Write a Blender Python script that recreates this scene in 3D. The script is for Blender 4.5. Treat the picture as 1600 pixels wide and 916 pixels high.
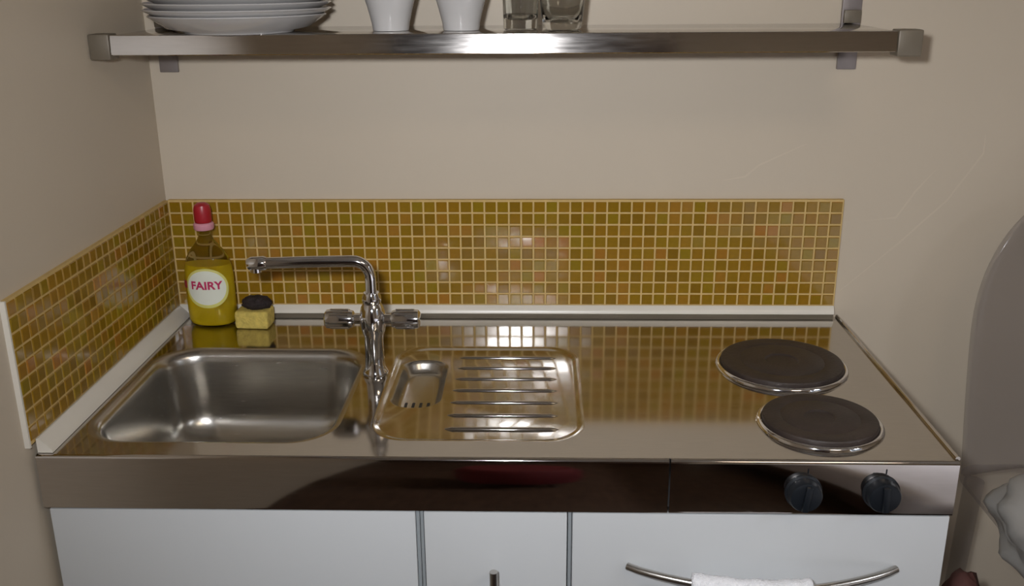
import bpy, bmesh, math, random
from mathutils import Vector, Matrix, noise
random.seed(7)
for o in list(bpy.data.objects): bpy.data.objects.remove(o)
S = bpy.context.scene
COL = S.collection
PI = math.pi
Z0 = 0.9                      # worktop height above the floor

# ------------------------------------------------------------------ camera
CP, PITCH, YAW, ROLL, FPX = Vector((0.6181, -1.5718, 0.5624 + Z0)), 0.3206, -0.0307, -0.0075, 1529.4
cx, sx, cy, sy = math.cos(PITCH), math.sin(PITCH), math.cos(YAW), math.sin(YAW)
FW = Vector((sy * cx, cy * cx, -sx)); R0 = Vector((cy, -sy, 0)); U0 = R0.cross(FW)
RT = R0 * math.cos(ROLL) + U0 * math.sin(ROLL); UP = -R0 * math.sin(ROLL) + U0 * math.cos(ROLL)
cam = bpy.data.objects.new('camera', bpy.data.cameras.new('camera')); COL.objects.link(cam)
cam.data.sensor_width = 36; cam.data.lens = FPX / 1600 * 36; cam.data.clip_start = 0.02
cam.matrix_world = Matrix(((RT.x, UP.x, -FW.x, CP.x), (RT.y, UP.y, -FW.y, CP.y), (RT.z, UP.z, -FW.z, CP.z), (0, 0, 0, 1)))
S.camera = cam

# ------------------------------------------------------------------ world, lights, exposure
w = bpy.data.worlds.new('world'); S.world = w; w.use_nodes = True
w.node_tree.nodes['Background'].inputs[0].default_value = (0.75, 0.8, 0.9, 1)
w.node_tree.nodes['Background'].inputs[1].default_value = 0.3
S.view_settings.view_transform = 'Standard'; S.view_settings.look = 'None'
S.view_settings.exposure = 0.2; S.view_settings.gamma = 1.0; S.view_settings.use_curve_mapping = False

def area(name, loc, aim, size, power, col, shape='DISK'):
    l = bpy.data.lights.new(name, 'AREA'); l.shape = shape; l.size = size; l.energy = power; l.color = col
    o = bpy.data.objects.new(name, l); COL.objects.link(o); o.location = loc
    o.rotation_euler = (Vector(aim) - Vector(loc)).to_track_quat('-Z', 'Y').to_euler()
    return o
# the photographer's flash, just above the lens
fl = bpy.data.lights.new('camera_flash', 'SPOT'); fl.energy = 47; fl.color = (.93, .95, 1.0); fl.spot_size = math.radians(104); fl.spot_blend = 1.0; fl.shadow_soft_size = .028
fo = bpy.data.objects.new('camera_flash', fl); COL.objects.link(fo); fo.location = CP + Vector((-.08, .03, .06))
fo.rotation_euler = (Vector((.72, 0, Z0 + .20)) - fo.location).to_track_quat('-Z', 'Y').to_euler()
# added fill light, sent through an unseen opening in the right wall onto the bed
wl = area('bed_fill_light', (2.78, -1.55, 2.25), (1.5, -1.35, .5), 0.9, 75.0, (.88, .92, 1.0), 'RECTANGLE'); wl.data.size_y = .4

# ------------------------------------------------------------------ helpers
def tag(o, label=None, cat=None, group=None, kind=None):
    if label: o['label'] = label
    if cat: o['category'] = cat
    if group: o['group'] = group
    if kind: o['kind'] = kind
    return o
def link(name, me, m=None, parent=None, smooth=None, loc=None):
    o = bpy.data.objects.new(name, me); COL.objects.link(o)
    if m is not None and not me.materials: me.materials.append(m)
    if smooth is not None: shade(me, smooth)
    if parent is not None:
        o.parent = parent
        o.matrix_parent_inverse = Matrix.Translation(-Vector(parent.location))
    if loc is not None: o.location = loc
    return o
def shade(me, ang):
    bm = bmesh.new(); bm.from_mesh(me)
    for f in bm.faces: f.smooth = True
    for e in bm.edges: e.smooth = not (len(e.link_faces) == 2 and e.calc_face_angle(0) > math.radians(ang))
    bm.to_mesh(me); bm.free()
def build(name, bm, m, parent=None, smooth=35, loc=None):
    bmesh.ops.recalc_face_normals(bm, faces=bm.faces)
    me = bpy.data.meshes.new(name); bm.to_mesh(me); bm.free()
    return link(name, me, m, parent, smooth, loc)
def empty(name, loc, label, cat, group=None):
    o = bpy.data.objects.new(name, None); COL.objects.link(o); o.location = loc; o.empty_display_size = 0.05
    return tag(o, label, cat, group)
def bx(bm, x0, x1, y0, y1, z0, z1, bev=0.0, seg=2):
    r = bmesh.ops.create_cube(bm, size=1)
    vs = r['verts']
    for v in vs:
        v.co = Vector((x0 + (v.co.x + .5) * (x1 - x0), y0 + (v.co.y + .5) * (y1 - y0), z0 + (v.co.z + .5) * (z1 - z0)))
    if bev:
        es = list({e for v in vs for e in v.link_edges})
        bmesh.ops.bevel(bm, geom=es, offset=bev, segments=seg, profile=.5, affect='EDGES')
def box(name, dims, m, parent=None, bev=0.0, seg=2, smooth=35):
    bm = bmesh.new(); bx(bm, *dims, bev=bev, seg=seg)
    return build(name, bm, m, parent, smooth)
def lathe(bm, prof, c=(0, 0, 0), n=40, ky=1.0, M=None):
    """prof: (radius, z) from bottom to top"""
    c = Vector(c); rings = []
    for r, z in prof:
        if r < 1e-6:
            p = Vector((0, 0, z)); p = M @ p if M else p
            rings.append([bm.verts.new(p + c)])
        else:
            ring = []
            for k in range(n):
                a = 2 * PI * k / n; p = Vector((r * math.cos(a), r * ky * math.sin(a), z)); p = M @ p if M else p
                ring.append(bm.verts.new(p + c))
            rings.append(ring)
    for a, b in zip(rings, rings[1:]):
        if len(a) == 1 and len(b) == 1: continue
        for k in range(n):
            k2 = (k + 1) % n
            if len(a) == 1: bm.faces.new((a[0], b[k2], b[k]))
            elif len(b) == 1: bm.faces.new((a[k], a[k2], b[0]))
            else: bm.faces.new((a[k], a[k2], b[k2], b[k]))
    return rings
def tube(bm, pts, rad, n=16, caps=True):
    pts = [Vector(p) for p in pts]
    rads = rad if isinstance(rad, (list, tuple)) else [rad] * len(pts)
    t0 = (pts[1] - pts[0]).normalized(); ref = Vector((0, 0, 1)) if abs(t0.z) < .9 else Vector((0, 1, 0))
    u = t0.cross(ref).normalized(); rings = []
    for i, p in enumerate(pts):
        t = (pts[min(i + 1, len(pts) - 1)] - pts[max(i - 1, 0)]).normalized()
        u = (u - t * u.dot(t)).normalized(); v = t.cross(u)
        rings.append([bm.verts.new(p + (u * math.cos(2 * PI * k / n) + v * math.sin(2 * PI * k / n)) * rads[i]) for k in range(n)])
    for a, b in zip(rings, rings[1:]):
        for k in range(n): bm.faces.new((a[k], a[(k + 1) % n], b[(k + 1) % n], b[k]))
    if caps:
        bm.faces.new(rings[0][::-1]); bm.faces.new(rings[-1])
def rrect(x0, x1, y0, y1, r, n=10):
    out = []
    for (cx_, cy_, a0) in ((x1 - r, y1 - r, 0), (x0 + r, y1 - r, 90), (x0 + r, y0 + r, 180), (x1 - r, y0 + r, 270)):
        for k in range(n + 1):
            a = math.radians(a0 + 90 * k / n); out.append((cx_ + r * math.cos(a), cy_ + r * math.sin(a)))
    return out
def loft(bm, rings, close_last=False):
    R = [[bm.verts.new(p) for p in ring] for ring in rings]
    n = len(R[0])
    for a, b in zip(R, R[1:]):
        for k in range(n): bm.faces.new((a[k], a[(k + 1) % n], b[(k + 1) % n], b[k]))
    if close_last: bm.faces.new(R[-1])
    return R
def flat_with_holes(bm, loops):
    es = []
    for lp in loops:
        vs = [bm.verts.new(p) for p in lp]
        es += [bm.edges.new((vs[k], vs[(k + 1) % len(vs)])) for k in range(len(vs))]
    bmesh.ops.triangle_fill(bm, use_beauty=True, use_dissolve=False, edges=es, normal=(0, 0, 1))
def dz(p): return (p[0], p[1], p[2] + Z0)

# ------------------------------------------------------------------ materials
def mat(name, col, rough=0.5, metal=0.0, var=0.06, scale=8.0, bump=0.0, bscale=60.0, stretch=(1, 1, 1), rvar=0.0, **kw):
    m = bpy.data.materials.new(name); m.use_nodes = True
    nt = m.node_tree; b = nt.nodes['Principled BSDF']; N = nt.nodes.new; L = nt.links.new
    b.inputs['Metallic'].default_value = metal; b.inputs['Roughness'].default_value = rough
    for k, v in kw.items():
        b.inputs[{'trans': 'Transmission Weight', 'ior': 'IOR', 'alpha': 'Alpha', 'coat': 'Coat Weight', 'spec': 'Specular IOR Level', 'sss': 'Subsurface Weight', 'aniso': 'Anisotropic', 'sheen': 'Sheen Weight'}[k]].default_value = v
    tc = N('ShaderNodeTexCoord'); mp = N('ShaderNodeMapping'); mp.inputs['Scale'].default_value = stretch
    L(tc.outputs['Object'], mp.inputs[0])
    nz = N('ShaderNodeTexNoise'); nz.inputs['Scale'].default_value = scale; nz.inputs['Detail'].default_value = 5
    L(mp.outputs[0], nz.inputs['Vector'])
    rp = N('ShaderNodeValToRGB'); e = rp.color_ramp.elements
    e[0].position = .3; e[1].position = .7
    e[0].color = tuple(c * (1 - var) for c in col) + (1,); e[1].color = tuple(min(1, c * (1 + var)) for c in col) + (1,)
    L(nz.outputs['Fac'], rp.inputs[0]); L(rp.outputs[0], b.inputs['Base Color'])
    if rvar:
        mr = N('ShaderNodeMapRange'); mr.inputs[3].default_value = rough - rvar; mr.inputs[4].default_value = rough + rvar
        L(nz.outputs['Fac'], mr.inputs[0]); L(mr.outputs[0], b.inputs['Roughness'])
    if bump:
        n2 = N('ShaderNodeTexNoise'); n2.inputs['Scale'].default_value = bscale; n2.inputs['Detail'].default_value = 4
        L(mp.outputs[0], n2.inputs['Vector'])
        bp = N('ShaderNodeBump'); bp.inputs['Strength'].default_value = bump; bp.inputs['Distance'].default_value = .002
        L(n2.outputs['Fac'], bp.inputs['Height']); L(bp.outputs[0], b.inputs['Normal'])
    return m
WALLC = (0.52, 0.445, 0.345)
M_wall = mat('wall_paint', WALLC, .55, var=.02, scale=3, bump=.12, bscale=45)
M_ceil = mat('ceiling_paint', (.75, .72, .66), .8, var=.02)
M_floor = mat('dark_wood_floor', (.075, .043, .028), .4, var=.35, scale=6, stretch=(12, 1, 1))
M_steel = mat('brushed_steel', (.52, .49, .45), .10, 1.0, var=.04, scale=30, stretch=(1, 14, 14), rvar=.03)
M_basin = mat('satin_steel', (.50, .48, .44), .26, 1.0, var=.04, scale=30, stretch=(1, 14, 14), rvar=.03)
M_apron = mat('polished_steel_front', (.56, .53, .51), .06, 1.0, var=.03, scale=30, stretch=(1, 14, 14), rvar=.02)
M_chrome = mat('chrome', (.78, .78, .80), .07, 1.0, var=.02)
M_shelf = mat('shelf_steel', (.54, .51, .48), .085, 1.0, var=.04, scale=25, stretch=(1, 10, 10), rvar=.03)
M_cap = mat('grey_cap', (.15, .125, .09), .45, .2)
M_iron = mat('cast_iron', (.030, .020, .016), .50, var=.25, scale=25, bump=.3, bscale=200)
M_knob = mat('black_plastic', (.006, .008, .011), .42, var=.1, spec=.3)
M_white = mat('white_laminate', (.49, .505, .51), .30, var=.015, scale=2)
M_gap = mat('grey_edging', (.22, .24, .25), .5)
M_trim = mat('white_sealing_strip', (.66, .62, .54), .30, var=.04)
M_grout = mat('cream_grout', (.54, .375, .140), .75, var=.08, scale=60, bump=.3, bscale=300)
M_black = mat('black_slot', (.01, .009, .008), .6)
M_china = mat('white_china', (.50, .485, .47), .18, var=.02, coat=.3)
M_glass = mat('clear_glass', (.93, .95, .94), .02, var=.01, trans=1.0, ior=1.45)
M_rail = mat('grey_metal_rail', (.25, .22, .21), .40, .5, var=.08)
M_handle = mat('satin_handle', (.48, .46, .43), .28, 1.0)
M_pet = mat('clear_plastic', (.93, .92, .80), .05, var=.02, trans=1.0, ior=1.12)
M_liquid = mat('yellow_liquid', (.90, .66, .02), .12, var=.05, trans=.2, ior=1.33)
M_red = mat('red_plastic', (.34, .012, .02), .35, var=.05)
M_pink = mat('pink_plastic', (.62, .27, .33), .35, var=.05)
M_label = mat('label_paper', (.70, .72, .62), .4, var=.04)
M_labelring = mat('label_edge', (.62, .58, .16), .4, var=.05)
M_print = mat('crimson_print', (.48, .02, .10), .4)
M_sponge = mat('yellow_sponge', (.56, .43, .10), .9, var=.2, scale=120, bump=.9, bscale=260)
M_scour = mat('dark_scourer', (.018, .010, .009), .8, var=.4, scale=150, bump=1.0, bscale=350)
M_towel = mat('white_terry', (.80, .80, .82), .95, var=.06, scale=200, bump=1.0, bscale=500)
M_smoke = mat('smoky_plastic', (.22, .19, .185), .12, var=.05, alpha=.26, spec=.6)
M_bag = mat('white_plastic_bag', (.36, .345, .32), .35, var=.08, scale=14, bump=.5, bscale=30, alpha=.75)
M_maroon = mat('maroon_cloth', (.09, .032, .026), .8, var=.3, scale=25)
M_bed = mat('white_linen', (.85, .84, .88), .8, var=.03, bump=.3, bscale=12)
M_wood = mat('dark_wood', (.06, .032, .02), .35, var=.3, scale=6, stretch=(1, 1, .12))
M_redcloth = mat('red_cloth', (.13, .012, .015), .8, var=.15)
def tilemat(name, island):
    m = bpy.data.materials.new(name); m.use_nodes = True
    nt = m.node_tree; b = nt.nodes['Principled BSDF']; N = nt.nodes.new; L = nt.links.new
    src = N('ShaderNodeNewGeometry').outputs['Random Per Island'] if island else N('ShaderNodeObjectInfo').outputs['Random']
    rp = N('ShaderNodeValToRGB'); rp.color_ramp.interpolation = 'LINEAR'; e = rp.color_ramp.elements
    e[0].position = 0; e[0].color = (.230, .122, .008, 1); e[1].position = 1; e[1].color = (.360, .150, .018, 1)
    for p, c in ((.3, (.275, .155, .008)), (.55, (.300, .148, .010)), (.78, (.265, .175, .008))):
        k = rp.color_ramp.elements.new(p); k.color = c + (1,)
    L(src, rp.inputs[0])
    nz = N('ShaderNodeTexNoise'); nz.inputs['Scale'].default_value = 140; nz.inputs['Detail'].default_value = 3
    tc = N('ShaderNodeTexCoord'); L(tc.outputs['Object'], nz.inputs['Vector'])
    mx = N('ShaderNodeMix'); mx.data_type = 'RGBA'; mx.blend_type = 'MULTIPLY'; mx.inputs[0].default_value = .25
    L(rp.outputs[0], mx.inputs[6]); L(nz.outputs['Fac'], mx.inputs[7]); L(mx.outputs[2], b.inputs['Base Color'])
    b.inputs['Roughness'].default_value = .16; b.inputs['Coat Weight'].default_value = .3; b.inputs['Coat Roughness'].default_value = .05
    return m
M_tile = tilemat('amber_glass_tile', False); M_tile2 = tilemat('amber_glass_tile_joined', True)

# ------------------------------------------------------------------ room
WX = -0.007                    # face of the left wall (tiles stand proud of it)
RX, RY, RH = 2.5, -3.6, 2.5
def struct(o): o['kind'] = 'structure'; return o
struct(box('floor', (WX - .1, RX + .1, RY - .1, .11, -.1, 0), M_floor))
struct(box('ceiling', (WX - .1, RX + .1, RY - .1, .11, RH, RH + .1), M_ceil))
wb = struct(box('wall_back', (WX - .1, RX + .1, .010, .11, 0, RH), M_wall))
struct(box('wall_left', (WX - .1, WX, RY, .010, 0, RH), M_wall))
bm = bmesh.new(); WY0, WY1, WZ0, WZ1 = -2.25, -1.25, 1.05, 2.05
bx(bm, RX, RX + .1, RY, WY0, 0, RH); bx(bm, RX, RX + .1, WY1, .010, 0, RH); bx(bm, RX, RX + .1, WY0, WY1, 0, WZ0); bx(bm, RX, RX + .1, WY0, WY1, WZ1, RH)
struct(build('wall_right', bm, M_wall))
wn = struct(bpy.data.objects.new('added_window_1', None)); COL.objects.link(wn); wn.location = (RX + .05, (WY0 + WY1) / 2, WZ0)  # unseen window, added so the fill light reaches the bed
for y0, y1, z0, z1 in ((WY0, WY0 + .05, WZ0, WZ1), (WY1 - .05, WY1, WZ0, WZ1), (WY0 + .05, WY1 - .05, WZ0, WZ0 + .05), (WY0 + .05, WY1 - .05, WZ1 - .05, WZ1), (-1.77, -1.73, WZ0 + .05, WZ1 - .05)):
    box('added_window_frame', (RX + .03, RX + .08, y0, y1, z0, z1), M_white, wn, .003)
struct(box('wall_front', (WX - .1, RX + .1, RY - .1, RY, 0, RH), M_wall))

M_streak = mat('painted_light_streak', tuple(c * 1.07 for c in WALLC), .45, var=.03)  # streaks of light on the wall, put into the colour as paler strips
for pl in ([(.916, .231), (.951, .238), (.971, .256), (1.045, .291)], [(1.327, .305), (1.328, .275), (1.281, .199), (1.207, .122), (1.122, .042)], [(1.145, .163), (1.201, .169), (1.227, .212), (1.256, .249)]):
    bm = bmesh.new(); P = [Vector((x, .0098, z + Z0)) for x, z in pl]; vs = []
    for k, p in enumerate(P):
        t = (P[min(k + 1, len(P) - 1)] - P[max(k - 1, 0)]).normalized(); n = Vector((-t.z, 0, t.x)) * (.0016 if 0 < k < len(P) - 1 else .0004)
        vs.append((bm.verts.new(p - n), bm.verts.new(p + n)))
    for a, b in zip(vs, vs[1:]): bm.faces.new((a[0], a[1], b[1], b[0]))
    build('light_streak', bm, M_streak, wb)

# ------------------------------------------------------------------ tiled splashbacks
PT, NB, NL, NR = 0.0202, 55, 26, 9
PL = 0.0198
PV, H0 = 0.0200, 0.0188
def tile_mesh(name, w_, h_, t):
    bm = bmesh.new()
    def ring(i, y): return [bm.verts.new((sx_ * (w_ / 2 - i), y, sz_ * (h_ / 2 - i))) for sx_, sz_ in ((-1, -1), (1, -1), (1, 1), (-1, 1))]
    rs = [ring(0, t), ring(0, .0012), ring(.0008, 0)]
    for a, b in zip(rs, rs[1:]):
        for k in range(4): bm.faces.new((a[k], a[(k + 1) % 4], b[(k + 1) % 4], b[k]))
    bm.faces.new(rs[-1]); bmesh.ops.recalc_face_normals(bm, faces=bm.faces)
    me = bpy.data.meshes.new(name); bm.to_mesh(me); bm.free(); return me
# back run: joint bed from y=0.0016 to the wall, tile faces at y=0
sp = empty('tiled_splashback', (NB * PT / 2, .005, Z0 + H0), 'long amber mosaic tile splashback on the back wall behind tap and hotplates', 'splashback')
box('grout_bed', (-.001, NB * PT + .001, .0014, .0100, Z0 + H0 - .004, Z0 + H0 + NR * PV + .002), M_grout, sp)
tm = tile_mesh('tile', PT - .0028, PV - .0028, .006); tm.materials.append(M_tile)
cells = []
for i in range(NB):
    for j in range(NR):
        c = Vector(((i + .5) * PT, 0, Z0 + H0 + (j + .5) * PV)); cells.append(((c - CP).length, i, j, c))
cells.sort(key=lambda a: (a[0]))
rest = bmesh.new()
def tilt(s): return Matrix.Rotation(random.gauss(0, s), 4, 'X') @ Matrix.Rotation(random.gauss(0, s), 4, 'Z')
for k, (d_, i, j, c) in enumerate(cells):
    Mx = Matrix.Translation(c) @ tilt(.012)
    if k < 300:
        o = link('tile', tm, None, sp); o.matrix_basis = Mx
    else:
        n0 = len(rest.verts); rest.from_mesh(tm); rest.verts.ensure_lookup_table()
        bmesh.ops.transform(rest, matrix=Mx, verts=rest.verts[n0:])
tag(build('tiles', rest, M_tile2, sp, 5), 'amber mosaic tiles at both ends of the splashback', kind='stuff')
# left run
ss = empty('tiled_splashback', (-.005, -NL * PL / 2, Z0 + H0), 'short amber mosaic tile splashback on the left wall beside the sink', 'splashback')
box('grout_bed', (WX, -.0014, -NL * PL - .003, .0014, Z0 + H0 - .004, Z0 + H0 + NR * PV + .002), M_grout, ss)
box('edge_strip', (WX, -.0002, -NL * PL - .0062, -NL * PL - .0031, Z0 + H0 - .006, Z0 + H0 + NR * PV + .002), M_trim, ss)
RZ = Matrix.Rotation(PI / 2, 4, 'Z')
for i in range(NL):
    for j in range(NR):
        c = Vector((0, -(i + .5) * PL - .002, Z0 + H0 + (j + .5) * PV))
        o = link('tile', tm, None, ss); o.matrix_basis = Matrix.Translation(c) @ RZ @ tilt(.012) @ Matrix.Diagonal((.98, 1, 1, 1))

# white sealing strips
def strip(name, pts_dir, label, lg):
    bm = bmesh.new(); prof = [(0, 0), (.015, 0), (.0145, .004), (.010, .010), (.005, .0155), (.002, .0188), (0, .0188)]
    rings = []
    for s in (0, 1):
        rings.append([bm.verts.new(pts_dir(s, a, b)) for a, b in prof])
    n = len(prof)
    for k in range(n): bm.faces.new((rings[0][k], rings[0][(k + 1) % n], rings[1][(k + 1) % n], rings[1][k]))
    bm.faces.new(rings[0][::-1]); bm.faces.new(rings[1])
    return tag(build(name, bm, M_trim, None, 40), label, 'sealing strip')
strip('sealing_strip', lambda s, a, b: (.0 + s * NB * PT, -a * .55 - .0005, Z0 + .0062 + b * .68), 'white sealing strip between the back tiles and steel worktop', 0)
strip('sealing_strip', lambda s, a, b: (.0005 + a * 1.25, -.010 - s * (.508 - .010), Z0 + .0006 + b), 'white sealing strip along the left wall beside the sink', 0)

# ------------------------------------------------------------------ steel worktop
WT_X1, WT_Y0 = 1.1185, -0.515
wt = empty('steel_worktop', (WT_X1 / 2, WT_Y0 / 2, Z0), 'stainless steel kitchenette worktop with sink, drainer and two hotplates', 'worktop')
BAS = (.027, .358, -.478, -.155); DRA = (.397, .676, -.468, -.146)
def up(lp, z): return [(x, y, z + Z0) for x, y in lp]
bm = bmesh.new()
yb = -.001
flat_with_holes(bm, [up([(0, yb), (0, WT_Y0 + .005), (WT_X1, WT_Y0 + .005), (WT_X1, yb)], 0), up(rrect(*BAS, .062, 14), 0), up(rrect(*DRA, .05, 12), 0)])
for v in list(bm.verts): pass
build('deck', bm, M_steel, wt, 10)
# sink basin
bm = bmesh.new()
def inset(b, i): return (b[0] + i, b[1] - i, b[2] + i, b[3] - i)
prof = [(0, 0), (.004, -.0006), (.008, -.0025), (.0115, -.006), (.0135, -.011), (.0150, -.020), (.019, -.060), (.023, -.095)]
for k in range(1, 11):
    a = k / 10 * PI / 2; prof.append((.023 + .046 * (1 - math.cos(a)), -.095 - .046 * math.sin(a)))
prof += [(.09, -.1418), (.12, -.1425), (.145, -.143)]
loft(bm, [up(rrect(*inset(BAS, i), max(.062 - i * .2, .012), 14), z) for i, z in prof], True)
bas = build('sink_basin', bm, M_basin, wt, 60); bas['label'] = 'satin steel sink bowl with rounded corners'
bm = bmesh.new(); lathe(bm, [(.0, .0015), (.020, .0015), (.026, .003), (.034, .003), (.036, .0)], dz((.19, -.32, -.1435)), 32)
build('drain', bm, M_chrome, bas)
# drainer
bm = bmesh.new(); REC = (.4095, .482, -.365, -.195)
R_ = loft(bm, [up(rrect(*inset(DRA, i), .05 - i * .3, 12), z) for i, z in ((0, 0), (.003, -.0003), (.006, -.0012), (.0085, -.0024), (.0110, -.0030))])
flat_with_holes(bm, [up(rrect(*inset(DRA, .0110), .05 - .0110 * .3, 12), -.003), up(rrect(*REC, .032, 10), -.003)])
bmesh.ops.remove_doubles(bm, verts=bm.verts, dist=1e-5)
dr = build('drainer', bm, M_steel, wt, 40)
bm = bmesh.new()
loft(bm, [up(rrect(*inset(REC, i), .032 - i * .8, 10), z) for i, z in ((0, -.003), (.0015, -.0036), (.004, -.008), (.007, -.014), (.010, -.0185), (.014, -.0205))], True)
ov = build('overflow_recess', bm, M_basin, dr, 60)
for k in range(4):
    box('overflow_slot', (.4270 + k * .0105, .4310 + k * .0105, -.342, -.312, Z0 - .0207, Z0 - .0201), M_black, dr)
for k in range(7):
    y = -.185 - k * .0405; x0, x1 = .498, .638
    bm = bmesh.new(); n = 10; rows = []
    for (xx, s) in ((x0 - .004, 0.05), (x0, .6), (x0 + .006, 1), (x1 - .006, 1), (x1, .6), (x1 + .004, .05)):
        rows.append([bm.verts.new((xx, y - .0036 * (.35 + .65 * s) * math.cos(PI * t / n), Z0 - .0031 + .0026 * s * math.sin(PI * t / n))) for t in range(n + 1)])
    for a, b in zip(rows, rows[1:]):
        for t in range(n): bm.faces.new((a[t], a[t + 1], b[t + 1], b[t]))
    build('drainer_rib', bm, M_steel, dr, 80)
bm = bmesh.new(); pr = [(-.018 + .016 * math.sin(t), .0002 + .0075 * (1 - math.cos(t))) for t in [k / 8 * PI / 2 * .75 for k in range(9)]]
rg = [[bm.verts.new((x, a, b + Z0)) for a, b in pr] for x in (.018, NB * PT)]
for k in range(8): bm.faces.new((rg[0][k], rg[0][k + 1], rg[1][k + 1], rg[1][k]))
build('back_upstand', bm, M_steel, wt, 60)
# apron and control panel with rolled top edge
def apron(name, x0, x1, m):
    bm = bmesh.new(); pr = [(WT_Y0 + .005, 0)]
    for k in range(1, 7):
        a = k / 6 * PI / 2; pr.append((WT_Y0 + .005 - .005 * math.sin(a), -.005 + .005 * math.cos(a)))
    pr += [(WT_Y0, -.070), (WT_Y0 + .001, -.0725), (WT_Y0 + .012, -.0725), (WT_Y0 + .012, -.004), (WT_Y0 + .005, -.0015)]
    r = [[bm.verts.new((x, a, b + Z0)) for a, b in pr] for x in (x0, x1)]; n = len(pr)
    for k in range(n): bm.faces.new((r[0][k], r[0][(k + 1) % n], r[1][(k + 1) % n], r[1][k]))
    bm.faces.new(r[0][::-1]); bm.faces.new(r[1])
    return build(name, bm, m, wt, 40)
apron('apron', 0, .7735, M_apron)
cp_ = apron('control_panel', .7755, WT_X1, M_apron)
bm = bmesh.new(); tube(bm, [(WT_X1 - .001, -.004, Z0 + .0015), (WT_X1 - .001, WT_Y0 + .006, Z0 + .0015)], .0030, 10)
build('edge_bead', bm, M_steel, wt)
for kx, ang, lab in ((.936, .12, 'black control knob farther from the worktop end'), (1.029, -.05, 'black control knob nearest the worktop end')):
    Mk = Matrix.Rotation(PI / 2, 4, 'X')
    bm = bmesh.new()
    lathe(bm, [(0, 0), (.0225, 0), (.0225, .002), (.0205, .004), (.0200, .013), (.0185, .0160), (.0150, .0172), (0, .0172)], (kx, WT_Y0 - .0003, Z0 - .041), 32, 1, Mk)
    kb = build('control_knob', bm, M_knob, cp_); kb['label'] = lab
    bm = bmesh.new(); bx(bm, -.0040, .0040, -.0225, -.0165, -.0165, .0165, .0015)
    bmesh.ops.transform(bm, matrix=Matrix.Translation((kx, WT_Y0, Z0 - .041)) @ Matrix.Rotation(ang, 4, 'Y'), verts=bm.verts)
    build('grip_bar', bm, M_knob, cp_)
    box('dial_mark', (kx + .003, kx + .0045, WT_Y0 - .0005, WT_Y0 + .0005, Z0 - .0165, Z0 - .010), M_knob, cp_)
# hotplates
for hx, hy, hr, lab in ((.9742, -.2209, .0882, 'larger dark cast iron hotplate near the back wall'), (.9788, -.4135, .0727, 'smaller dark cast iron hotplate near the front edge')):
    bm = bmesh.new()
    lathe(bm, [(hr + .0075, .0001), (hr + .0068, .0030), (hr + .0050, .0048), (hr + .0030, .0052), (hr + .0010, .0045), (hr - .001, .0030)], dz((hx, hy, 0)), 64)
    ring = build('hotplate', bm, M_chrome, wt, 60); ring['label'] = lab
    bm = bmesh.new()
    lathe(bm, [(hr - .0015, .0015), (hr, .004), (hr, .0090), (hr - .0012, .0105), (hr - .004, .0110), (hr * .70, .0108), (hr * .69, .0104), (hr * .68, .0108), (hr * .28, .0106), (hr * .25, .0088), (0, .0086)], dz((hx, hy, 0)), 64)
    build('iron_plate', bm, M_iron, ring, 30)

# ------------------------------------------------------------------ tap
TX, TY = .3775, -.257
tp = empty('mixer_tap', (TX, TY, Z0), 'chrome mixer tap with long swivel spout between sink and drainer', 'tap')
bm = bmesh.new()
lathe(bm, [(0, 0), (.0185, 0), (.0185, .003), (.017, .007), (.0145, .012), (.0135, .03), (.0135, .060), (.0165, .068), (.0185, .078), (.0185, .094), (.016, .104), (.0125, .110), (.0135, .114), (.0135, .120), (.0110, .126), (0, .126)], dz((TX, TY, .0002)), 32)
build('body', bm, M_chrome, tp)
bm = bmesh.new(); pts = [(TX, TY, Z0 + .118), (TX, TY, Z0 + .145)]
for k in range(1, 9):
    a = k / 8 * PI / 2; pts.append((TX - .024 * (1 - math.cos(a)), TY - .002 * k / 8, Z0 + .149 + .024 * math.sin(a)))
pts += [(TX - .08, TY - .006, Z0 + .1732), (TX - .148, TY - .012, Z0 + .1726)]
tube(bm, pts, .0082, 18); build('spout', bm, M_chrome, tp, 50)
bm = bmesh.new(); tube(bm, [(TX - .143, TY - .0115, Z0 + .1726), (TX - .147, TY - .0118, Z0 + .1726), (TX - .164, TY - .0132, Z0 + .1722), (TX - .169, TY - .0134, Z0 + .1712)], [.0088, .0102, .0100, .0078], 18)
tube(bm, [(TX - .158, TY - .0128, Z0 + .170), (TX - .158, TY - .0128, Z0 + .1605)], .0082, 18)
build('spout_nozzle', bm, M_chrome, tp, 50)
for s, lab in ((-1, 'left tap handle'), (1, 'right tap handle')):
    bm = bmesh.new()
    tube(bm, [(TX + s * .012, TY, Z0 + .086), (TX + s * .030, TY, Z0 + .086)], .0075, 16)
    build('valve_stem', bm, M_chrome, tp)
    bm = bmesh.new()
    tube(bm, [(TX + s * a, TY - .001, Z0 + .0862) for a in (.026, .028, .033, .060, .066, .0685)], [.0085, .0120, .0132, .0140, .0132, .0100], 24)
    hd = build('tap_handle', bm, M_chrome, tp, 40); hd['label'] = lab
    for q in range(8):
        a = q * PI / 4; bm = bmesh.new()
        y_, z_ = TY - .001 + .0138 * math.cos(a), Z0 + .0862 + .0138 * math.sin(a)
        tube(bm, [(TX + s * .034, y_, z_), (TX + s * .060, y_, z_)], .0016, 6)
        build('grip_rib', bm, M_chrome, hd)

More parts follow.
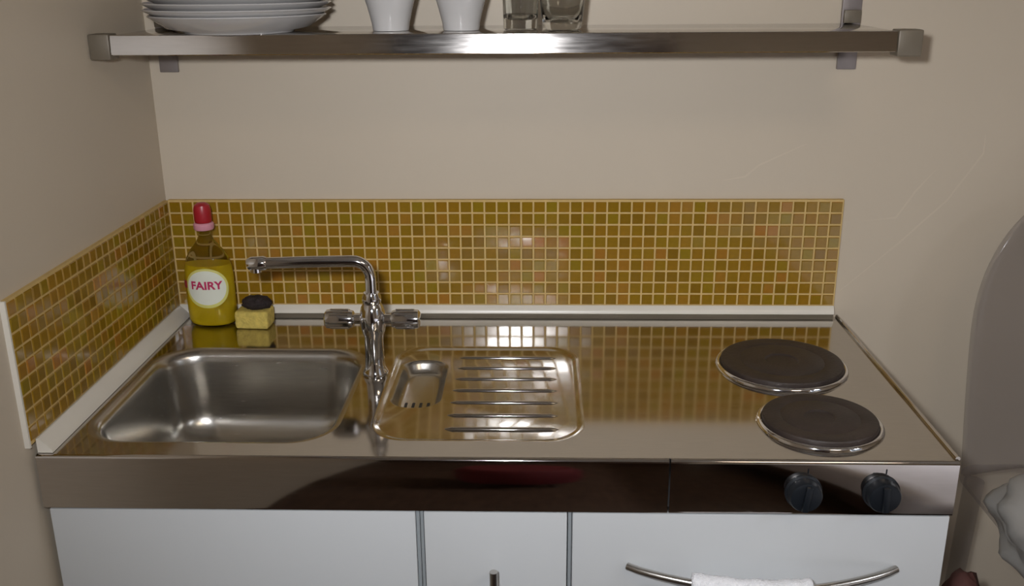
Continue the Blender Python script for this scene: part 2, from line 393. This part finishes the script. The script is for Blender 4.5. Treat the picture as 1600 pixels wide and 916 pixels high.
# ------------------------------------------------------------------ base cabinets
CY = WT_Y0 + .003              # door faces
def cabinet(x0, x1, label):
    t = empty('base_cabinet', ((x0 + x1) / 2, -.26, 0), label, 'cabinet')
    zt = Z0 - .0755
    box('side_panel', (x0, x0 + .014, CY + .022, -.012, .10, zt - .003), M_white, t, .001)
    box('side_panel', (x1 - .014, x1, CY + .022, -.012, .10, zt - .003), M_white, t, .001)
    box('bottom_panel', (x0 + .0145, x1 - .0145, CY + .022, -.012, .10, .116), M_white, t)
    box('back_panel', (x0 + .0145, x1 - .0145, -.020, -.012, .1165, zt - .003), M_white, t)
    box('plinth', (x0 + .002, x1 - .002, CY + .060, CY + .076, 0, .0995), M_gap, t)
    return t, zt
c1, zt = cabinet(.0045, .4660, 'wide white base cabinet without handle under the sink bowl')
box('door', (.0045, .4635, CY, CY + .019, .105, zt), M_white, c1, .0015)
box('edge_strip', (.4640, .4685, CY + .004, CY + .020, .105, zt), M_gap, c1, .0006)
c2, zt = cabinet(.4735, .6520, 'narrow white base cabinet with upright bar handle below the drainer')
box('edge_strip', (.4692, .4732, CY + .003, CY + .020, .105, zt), M_gap, c2, .0006)
dd = box('door', (.4740, .6515, CY, CY + .019, .105, zt), M_white, c2, .0015)
bm = bmesh.new(); hx = .561
tube(bm, [(hx, CY - .001, Z0 - .162), (hx, CY - .026, Z0 - .162)], .004, 12); tube(bm, [(hx, CY - .001, Z0 - .300), (hx, CY - .026, Z0 - .300)], .004, 12)
tube(bm, [(hx, CY - .026, Z0 - .143), (hx, CY - .026, Z0 - .320)], .0052, 14); build('handle', bm, M_handle, dd)
c3, zt = cabinet(.6585, 1.1180, 'white appliance front with bowed horizontal handle below the hotplates')
box('edge_strip', (.6528, .6572, CY + .004, CY + .020, .105, zt), M_gap, c3, .0006)
df = box('door', (.6580, 1.1175, CY, CY + .019, .105, zt), M_white, c3, .0020)
def bow(t): return Vector((.727 + .332 * t, CY - .004 - .042 * math.sin(PI * t) ** .8, Z0 - .1475 - .004 * math.sin(PI * t)))
bm = bmesh.new(); tube(bm, [bow(k / 24) for k in range(25)], .0048, 12); build('handle', bm, M_handle, df, 60)

# towel over the bow handle
bm = bmesh.new(); nu, nv = 48, 40; rows = []
for i in range(nu + 1):
    u = i / nu; X = .803 + .142 * u; t = (X - .727) / .332; b = bow(t); row = []
    for j in range(nv + 1):
        s = j / nv
        if s < .42: a = s / .42; p = Vector((0, -.0085, -.30 + .30 * a))
        elif s < .58: a = (s - .42) / .16 * PI; p = Vector((0, -.0085 * math.cos(a), .0085 * math.sin(a)))
        else: a = (s - .58) / .42; p = Vector((0, .0085, -.22 * a))
        q = Vector((X, b.y, b.z)) + p
        nn = noise.noise(Vector((X * 60, s * 9, 1))) * .0022 + noise.noise(Vector((X * 260, s * 80, 4))) * .0016
        fold = .003 * math.sin(u * 9 + s * 2) * (1 - min(1, abs(s - .5) * 2 + .2)) if s < .5 else 0
        q += Vector((0, -nn - fold if s < .5 else nn * .2, nn if .4 < s < .6 else 0)); row.append(bm.verts.new(q))
    rows.append(row)
for a, b in zip(rows, rows[1:]):
    for j in range(nv): bm.faces.new((a[j], a[j + 1], b[j + 1], b[j]))
tw = build('hand_towel', bm, M_towel, None, 80)
sm = tw.modifiers.new('thickness', 'SOLIDIFY'); sm.thickness = .0045; sm.offset = 1
tag(tw, 'white terry towel hanging over the bowed cabinet handle', 'towel')

# ------------------------------------------------------------------ washing-up bottle
BX, BY = .0720, -.046
bt = empty('detergent_bottle', (BX, BY, Z0), 'clear bottle of yellow washing-up liquid with red cap in the corner', 'bottle')
KY = .62
bp = [(0, .001), (.030, .001), (.036, .004), (.0395, .012), (.0405, .030), (.0405, .082), (.0390, .100), (.0345, .116), (.0265, .130), (.0175, .141), (.0115, .150), (.0098, .158), (.0095, .170)]
def brad(z):
    for (r0, z0), (r1, z1) in zip(bp, bp[1:]):
        if z0 < z1 and z0 <= z <= z1: return r0 + (r1 - r0) * (z - z0) / (z1 - z0)
    return .0112
bm = bmesh.new(); lathe(bm, bp, dz((BX, BY, 0)), 48, KY); bo = build('bottle_body', bm, M_pet, bt, 60)
lp = [(0, .0035), (.0285, .0035), (.0345, .006), (.0378, .013), (.0390, .030), (.0390, .082), (.0376, .099), (.0358, .1060), (0, .1060)]
bm = bmesh.new(); lathe(bm, lp, dz((BX, BY, 0)), 48, KY); build('liquid', bm, M_liquid, bt, 60)
bm = bmesh.new(); lathe(bm, [(0, .164), (.0150, .164), (.0162, .166), (.0162, .173), (.0140, .1755), (0, .1755)], dz((BX, BY, 0)), 36); build('collar', bm, M_pink, bt)
bm = bmesh.new(); lathe(bm, [(0, .1758), (.0130, .1758), (.0140, .179), (.0138, .197), (.0120, .204), (.0070, .2075), (0, .208)], dz((BX, BY, 0)), 36); build('cap', bm, M_red, bt)
LB0 = -PI / 2 + .05
def onb(u, z, off):            # u = arc metres from the label centre
    a = LB0 + u / .0345; r = brad(z) + off
    return Vector((BX + r * math.cos(a), BY + r * KY * math.sin(a) - off * .4, Z0 + z))
def disc(name, rad, zc, off, m, parent, ku=1.0):
    bm = bmesh.new(); nr, na = 8, 40; prev = [bm.verts.new(onb(0, zc, off))]
    for k in range(1, nr + 1):
        cur = [bm.verts.new(onb(ku * rad * k / nr * math.cos(2 * PI * q / na), zc + rad * k / nr * math.sin(2 * PI * q / na), off)) for q in range(na)]
        for q in range(na):
            if len(prev) == 1: bm.faces.new((prev[0], cur[q], cur[(q + 1) % na]))
            else: bm.faces.new((prev[q], cur[q], cur[(q + 1) % na], prev[(q + 1) % na]))
        prev = cur
    return build(name, bm, m, parent, 80)
lb = disc('label', .0335, .0700, .0006, M_labelring, bt); lb['label'] = 'round white label with crimson lettering'
disc('label_face', .0290, .0708, .0010, M_label, lb)
bm = bmesh.new(); g = []
for k in range(9):
    u = -.0485 + .0165 * k / 8; g.append([bm.verts.new(onb(u, z, .0008)) for z in (.0680, .0745, .0810)])
for a, b in zip(g, g[1:]):
    for q in range(2): bm.faces.new((a[q], a[q + 1], b[q + 1], b[q]))
build('label_ribbon', bm, M_red, lb, 80)
cu = bpy.data.curves.new('print', 'FONT'); cu.body = 'FAIRY'; cu.size = .0185; cu.align_x = 'CENTER'; cu.align_y = 'CENTER'; cu.offset = .0006
to = bpy.data.objects.new('print_tmp', cu); COL.objects.link(to); bpy.context.view_layer.update()
me = bpy.data.meshes.new_from_object(to.evaluated_get(bpy.context.evaluated_depsgraph_get())); bpy.data.objects.remove(to)
bm = bmesh.new(); bm.from_mesh(me); bmesh.ops.triangulate(bm, faces=bm.faces)
bmesh.ops.subdivide_edges(bm, edges=bm.edges, cuts=2)
for v in bm.verts: v.co = onb(v.co.x * .92, .0745 + v.co.y * 1.0, .0016)
pr_ = bpy.data.meshes.new('lettering'); bm.to_mesh(pr_); bm.free(); link('lettering', pr_, M_print, lb)

# sponge and scourer
bm = bmesh.new(); bx(bm, -.0275, .0275, -.020, .020, 0, .030, .004, 3)
bmesh.ops.subdivide_edges(bm, edges=[e for e in bm.edges if e.calc_length() > .02], cuts=5, use_grid_fill=True)
for v in bm.verts: v.co += Vector((noise.noise(v.co * 120), noise.noise(v.co * 120 + Vector((9, 0, 0))), 0)) * .0012
bmesh.ops.transform(bm, matrix=Matrix.Translation((.1440, -.054, Z0 + .0005)) @ Matrix.Rotation(-.06, 4, 'Z'), verts=bm.verts)
tag(build('sponge', bm, M_sponge, None, 60), 'yellow sponge block beside the washing-up bottle', 'sponge')
bm = bmesh.new(); bmesh.ops.create_icosphere(bm, subdivisions=4, radius=1)
for v in bm.verts:
    n = v.co.normalized(); k = 1 + .14 * noise.noise(n * 3) + .10 * noise.noise(n * 9) + .06 * noise.noise(n * 22)
    v.co = Vector((n.x * .0245 * k, n.y * .017 * k, max(n.z * .0120 * k, -.0095)))
bmesh.ops.transform(bm, matrix=Matrix.Translation((.1490, -.052, Z0 + .0305 + .0095)), verts=bm.verts)
tag(build('scourer', bm, M_scour, None, 80), 'dark brown scourer lying on the yellow sponge', 'scourer')

# ------------------------------------------------------------------ wall shelf
SH = .478; SY = -.200; SX0, SX1 = .024, 1.098
sh = empty('wall_shelf', (.56, -.1, Z0 + SH), 'long narrow steel wall shelf carrying plates, cups and glasses', 'shelf')
box('shelf_panel', (SX0, SX1, SY + .006, .004, Z0 + SH - .006, Z0 + SH), M_shelf, sh, .001)
bm = bmesh.new(); pr = [(SY + .0055, 0.0005), (SY + .0036, .0004)] + [(SY + .0026 * (1 - t) + .0002 + .00012 * (2 * t - 1) ** 2, -.0005 - .0255 * t) for t in [k / 8 for k in range(9)]] + [(SY + .002, -.0270), (SY + .0055, -.0270)]
rg = [[bm.verts.new((x, a, b + Z0 + SH)) for a, b in pr] for x in (SX0, SX1)]; n = len(pr)
for k in range(n): bm.faces.new((rg[0][k], rg[0][(k + 1) % n], rg[1][(k + 1) % n], rg[1][k]))
bm.faces.new(rg[0][::-1]); bm.faces.new(rg[1]); build('front_bar', bm, M_shelf, sh, 30)
for x0, x1 in ((-.0060, SX0 - .001), (SX1 + .001, SX1 + .034)):
    box('end_cap', (x0, x1, SY - .001, SY + .030, Z0 + SH - .033, Z0 + SH + .002), M_cap, sh, .002)
for x0 in (.0110, 1.0800):
    rl = box('wall_rail', (x0, x0 + .0295, .0035, .0100, Z0 + .4085, Z0 + .80), M_rail, sh, .001)
    box('bracket_arm', (x0 + .012, x0 + .017, SY + .03, .0033, Z0 + SH - .026, Z0 + SH - .0065), M_rail, rl, .001)
    box('rail_clip', (x0 + .002, x0 + .0275, -.004, .0033, Z0 + SH + .0005, Z0 + SH + .020), M_cap, rl, .001)

# things on the shelf
ZS = Z0 + SH
def plate(z, R, lab, k):
    bm = bmesh.new()
    lathe(bm, [(0, .002), (.070, .002), (.072, 0), (.076, 0), (.079, .003), (.100, .007), (R - .004, .021), (R, .0235), (R - .002, .025), (.101, .0115), (.085, .006), (0, .0055)], (0, 0, 0), 64)
    return tag(build('dinner_plate', bm, M_china, None, 35, (.1890 + k[0], -.136 + k[1], z)), lab, 'plate', 'stacked white plates on the shelf')
ords = ['lowest white dinner plate of the stack on the steel shelf', 'second white dinner plate from the bottom of the shelf stack', 'third white dinner plate from the bottom of the shelf stack', 'fourth white dinner plate from the bottom of the shelf stack', 'topmost white dinner plate of the stack on the steel shelf']
for k in range(5):
    plate(ZS + .0006 + k * .0085, (.124, .131, .131, .130, .130)[k], ords[k], (random.uniform(-.002, .002), random.uniform(-.001, .0)))
def cup(x, y, lab):
    bm = bmesh.new()
    lathe(bm, [(0, .002), (.020, .002), (.022, 0), (.0255, 0), (.0262, .003), (.0270, .010), (.0320, .030), (.0390, .055), (.0420, .085), (.0425, .092), (.0410, .092), (.0400, .085), (.0370, .055), (.0300, .032), (.0240, .012), (.018, .007), (0, .006)], (0, 0, 0), 44)
    t = empty('cup', (x, y, ZS + .0006), lab, 'cup', 'white cups on the shelf')
    o = build('cup_body', bm, M_china, None, 40); o.parent = t
    bm = bmesh.new(); pts = [Vector((0, .033 + .026 * math.sin(a), .052 + .024 * math.cos(a))) for a in [PI * q / 12 for q in range(13)]]
    tube(bm, pts, .0042, 10); h = build('handle', bm, M_china, None, 60); h.parent = t
    return t
cup(.4020, -.120, 'tapered white cup nearest the plate stack on the shelf')
cup(.5035, -.120, 'tapered white cup next to the small glass on the shelf')
def glass(x, y, prof, lab):
    bm = bmesh.new(); lathe(bm, prof, (0, 0, 0), 44)
    tag(build('drinking_glass', bm, M_glass, None, 40, (x, y, ZS + .0006)), lab, 'glass', 'drinking glasses on the shelf')
glass(.5890, -.130, [(0, .0008), (.0225, .0008), (.0240, .002), (.0245, .010), (.0255, .045), (.0270, .085), (.0255, .085), (.0240, .045), (.0225, .022), (.0150, .0150), (0, .0135)], 'small straight clear glass with thick base beside a white cup')
glass(.6480, -.125, [(0, .0008), (.0255, .0008), (.0275, .003), (.0300, .020), (.0330, .050), (.0345, .095), (.0330, .095), (.0315, .050), (.0280, .022), (.0200, .0120), (0, .0105)], 'wider flared clear glass, rightmost thing on the shelf')

# ------------------------------------------------------------------ counter stool with bag, at the right
SXc, SYb, SZ = 1.512, -.100, Z0 - .245
st = empty('counter_stool', (SXc, -.28, 0), 'smoky translucent plastic stool with rounded backrest against the wall', 'stool')
bm = bmesh.new(); nu, nv = 32, 32; H = .505; rows = []
for j in range(nv + 1):
    t = j / nv; z = H * t
    hw = .190 + .016 * math.sin(min(1, t / .7) * PI / 2)
    if t > .45: hw *= max(0.0, 1 - ((t - .45) / .55) ** 2.6) ** .5
    hw = max(hw, .004)
    rows.append([bm.verts.new((SXc + hw * (2 * i / nu - 1), SYb + .045 * (1 - (2 * i / nu - 1) ** 2) * (hw / .206) ** 2 + .02 * t, SZ + z)) for i in range(nu + 1)])
for a, b in zip(rows, rows[1:]):
    for i in range(nu): bm.faces.new((a[i], a[i + 1], b[i + 1], b[i]))
o = build('backrest', bm, M_smoke, st, 80); k = o.modifiers.new('thickness', 'SOLIDIFY'); k.thickness = .010; k.offset = 0
bm = bmesh.new(); loft(bm, [[(x, y, SZ - .014) for x, y in rrect(SXc - .185, SXc + .185, -.46, SYb + .035, .05, 6)], [(x, y, SZ - .012) for x, y in rrect(SXc - .193, SXc + .193, -.468, SYb + .043, .05, 6)], [(x, y, SZ - .002) for x, y in rrect(SXc - .193, SXc + .193, -.468, SYb + .043, .05, 6)], [(x, y, SZ) for x, y in rrect(SXc - .187, SXc + .187, -.462, SYb + .037, .05, 6)]], True)
build('seat', bm, M_smoke, st, 40)
for sx_ in (-1, 1):
    for yy in (-.44, -.09):
        bm = bmesh.new(); tube(bm, [(SXc + sx_ * .165, yy, SZ - .0145), (SXc + sx_ * .19, yy, .0)], [.016, .011], 12); build('leg', bm, M_smoke, st)
bm = bmesh.new(); bmesh.ops.create_icosphere(bm, subdivisions=5, radius=1)
for v in bm.verts:
    n = v.co.normalized(); r = .95 + .20 * noise.noise(n * 1.8 + Vector((3, 1, 0))) + .07 * noise.noise(n * 4) + .02 * (1 - abs(noise.noise(n * 7)) * 2)
    v.co = Vector((n.x * .205 * r, n.y * .165 * r, max(n.z * .105 * r, -.06)))
bmesh.ops.transform(bm, matrix=Matrix.Translation((1.447, -.395, SZ + .0612)), verts=bm.verts)
tag(build('plastic_bag', bm, M_bag, None, 50), 'crumpled whitish plastic bag lying on the stool seat', 'bag')
bm = bmesh.new(); bmesh.ops.create_icosphere(bm, subdivisions=4, radius=1)
for v in bm.verts:
    n = v.co.normalized(); r = 1 + .10 * noise.noise(n * 2.5) + .05 * noise.noise(n * 8)
    v.co = Vector((n.x * .058 * r, n.y * .08 * r, max(n.z * .315 * r, -.29)))
bmesh.ops.transform(bm, matrix=Matrix.Translation((1.250, -.31, .2905)), verts=bm.verts)
tag(build('cloth_sack', bm, M_maroon, None, 60), 'dark red-brown sack on the floor between cabinet and stool', 'sack')

# ------------------------------------------------------------------ unseen rest of the room, put in for the steel's reflections
bd = empty('bed', (1.86, -2.1, 0), 'low bed with white bedding put in unseen for the reflection in the steel control panel', 'bed')
box('bed_frame', (1.30, 2.42, -3.1, -.84, .10, .26), M_wood, bd, .01)
box('mattress', (1.275, 2.43, -3.11, -.82, .262, .50), M_bed, bd, .05, 4)
for x in (1.33, 2.35):
    for y in (-3.06, -.95): box('leg', (x, x + .05, y, y + .05, 0, .0995), M_wood, bd, .004)
pf = empty('added_pouf', (.56, -1.75, 0), 'dark red round seat added as stand-in for the photographer reflected in the steel front', 'added_pouf')
bm = bmesh.new(); lathe(bm, [(0, .08), (.13, .08), (.16, .10), (.17, .18), (.165, .30), (.14, .34), (0, .345)], (.56, -1.75, 0), 40); build('added_cushion', bm, M_redcloth, pf)  # added stand-in for the photographer's red and dark clothes in the apron reflection
for a in range(4):
    bm = bmesh.new(); c_, s_ = math.cos(a * PI / 2 + .7), math.sin(a * PI / 2 + .7)
    tube(bm, [(.56 + .11 * c_, -1.75 + .11 * s_, .0795), (.56 + .12 * c_, -1.75 + .12 * s_, 0)], [.016, .011], 10); build('leg', bm, M_wood, pf)
wd = empty('wardrobe', (.60, RY + .3, 0), 'tall dark wooden wardrobe behind the viewer, reflected in the shelf', 'wardrobe')
box('carcass', (.0, 1.18, RY + .005, RY + .55, 0, 2.1), M_wood, wd, .004)
for x0 in (.006, .593):
    d_ = box('door', (x0, x0 + .581, RY + .5505, RY + .572, .06, 2.09), M_wood, wd, .003)
    box('handle', (x0 + (.54 if x0 < .1 else .03), x0 + (.552 if x0 < .1 else .042), RY + .573, RY + .60, .95, 1.15), M_handle, d_, .002)
def added_ceiling_lamp(x, y):  # unseen lamp, added as warm fill over bed and room
    t = empty('added_ceiling_lamp', (x, y, RH), 'round frosted ceiling lamp added unseen above the bed as fill', 'lamp')
    bm = bmesh.new(); lathe(bm, [(0, RH - .03), (.17, RH - .03), (.18, RH - .02), (.18, RH - .0005), (0, RH - .0005)], (x, y, 0), 40); build('base', bm, M_handle, t)
    m = mat('fill_lamp_diffuser', (.9, .85, .75), .5); b = m.node_tree.nodes['Principled BSDF']
    b.inputs['Emission Color'].default_value = (1, .82, .6, 1); b.inputs['Emission Strength'].default_value = 1.5
    bm = bmesh.new(); lathe(bm, [(0, RH - .085), (.07, RH - .08), (.13, RH - .06), (.16, RH - .0305)], (x, y, 0), 40); build('diffuser', bm, m, t, 60)
    area('ceiling_fill_light', (x, y, RH - .10), (x, y, 0), .6, 5, (1, .82, .62))
added_ceiling_lamp(1.5, -1.95)
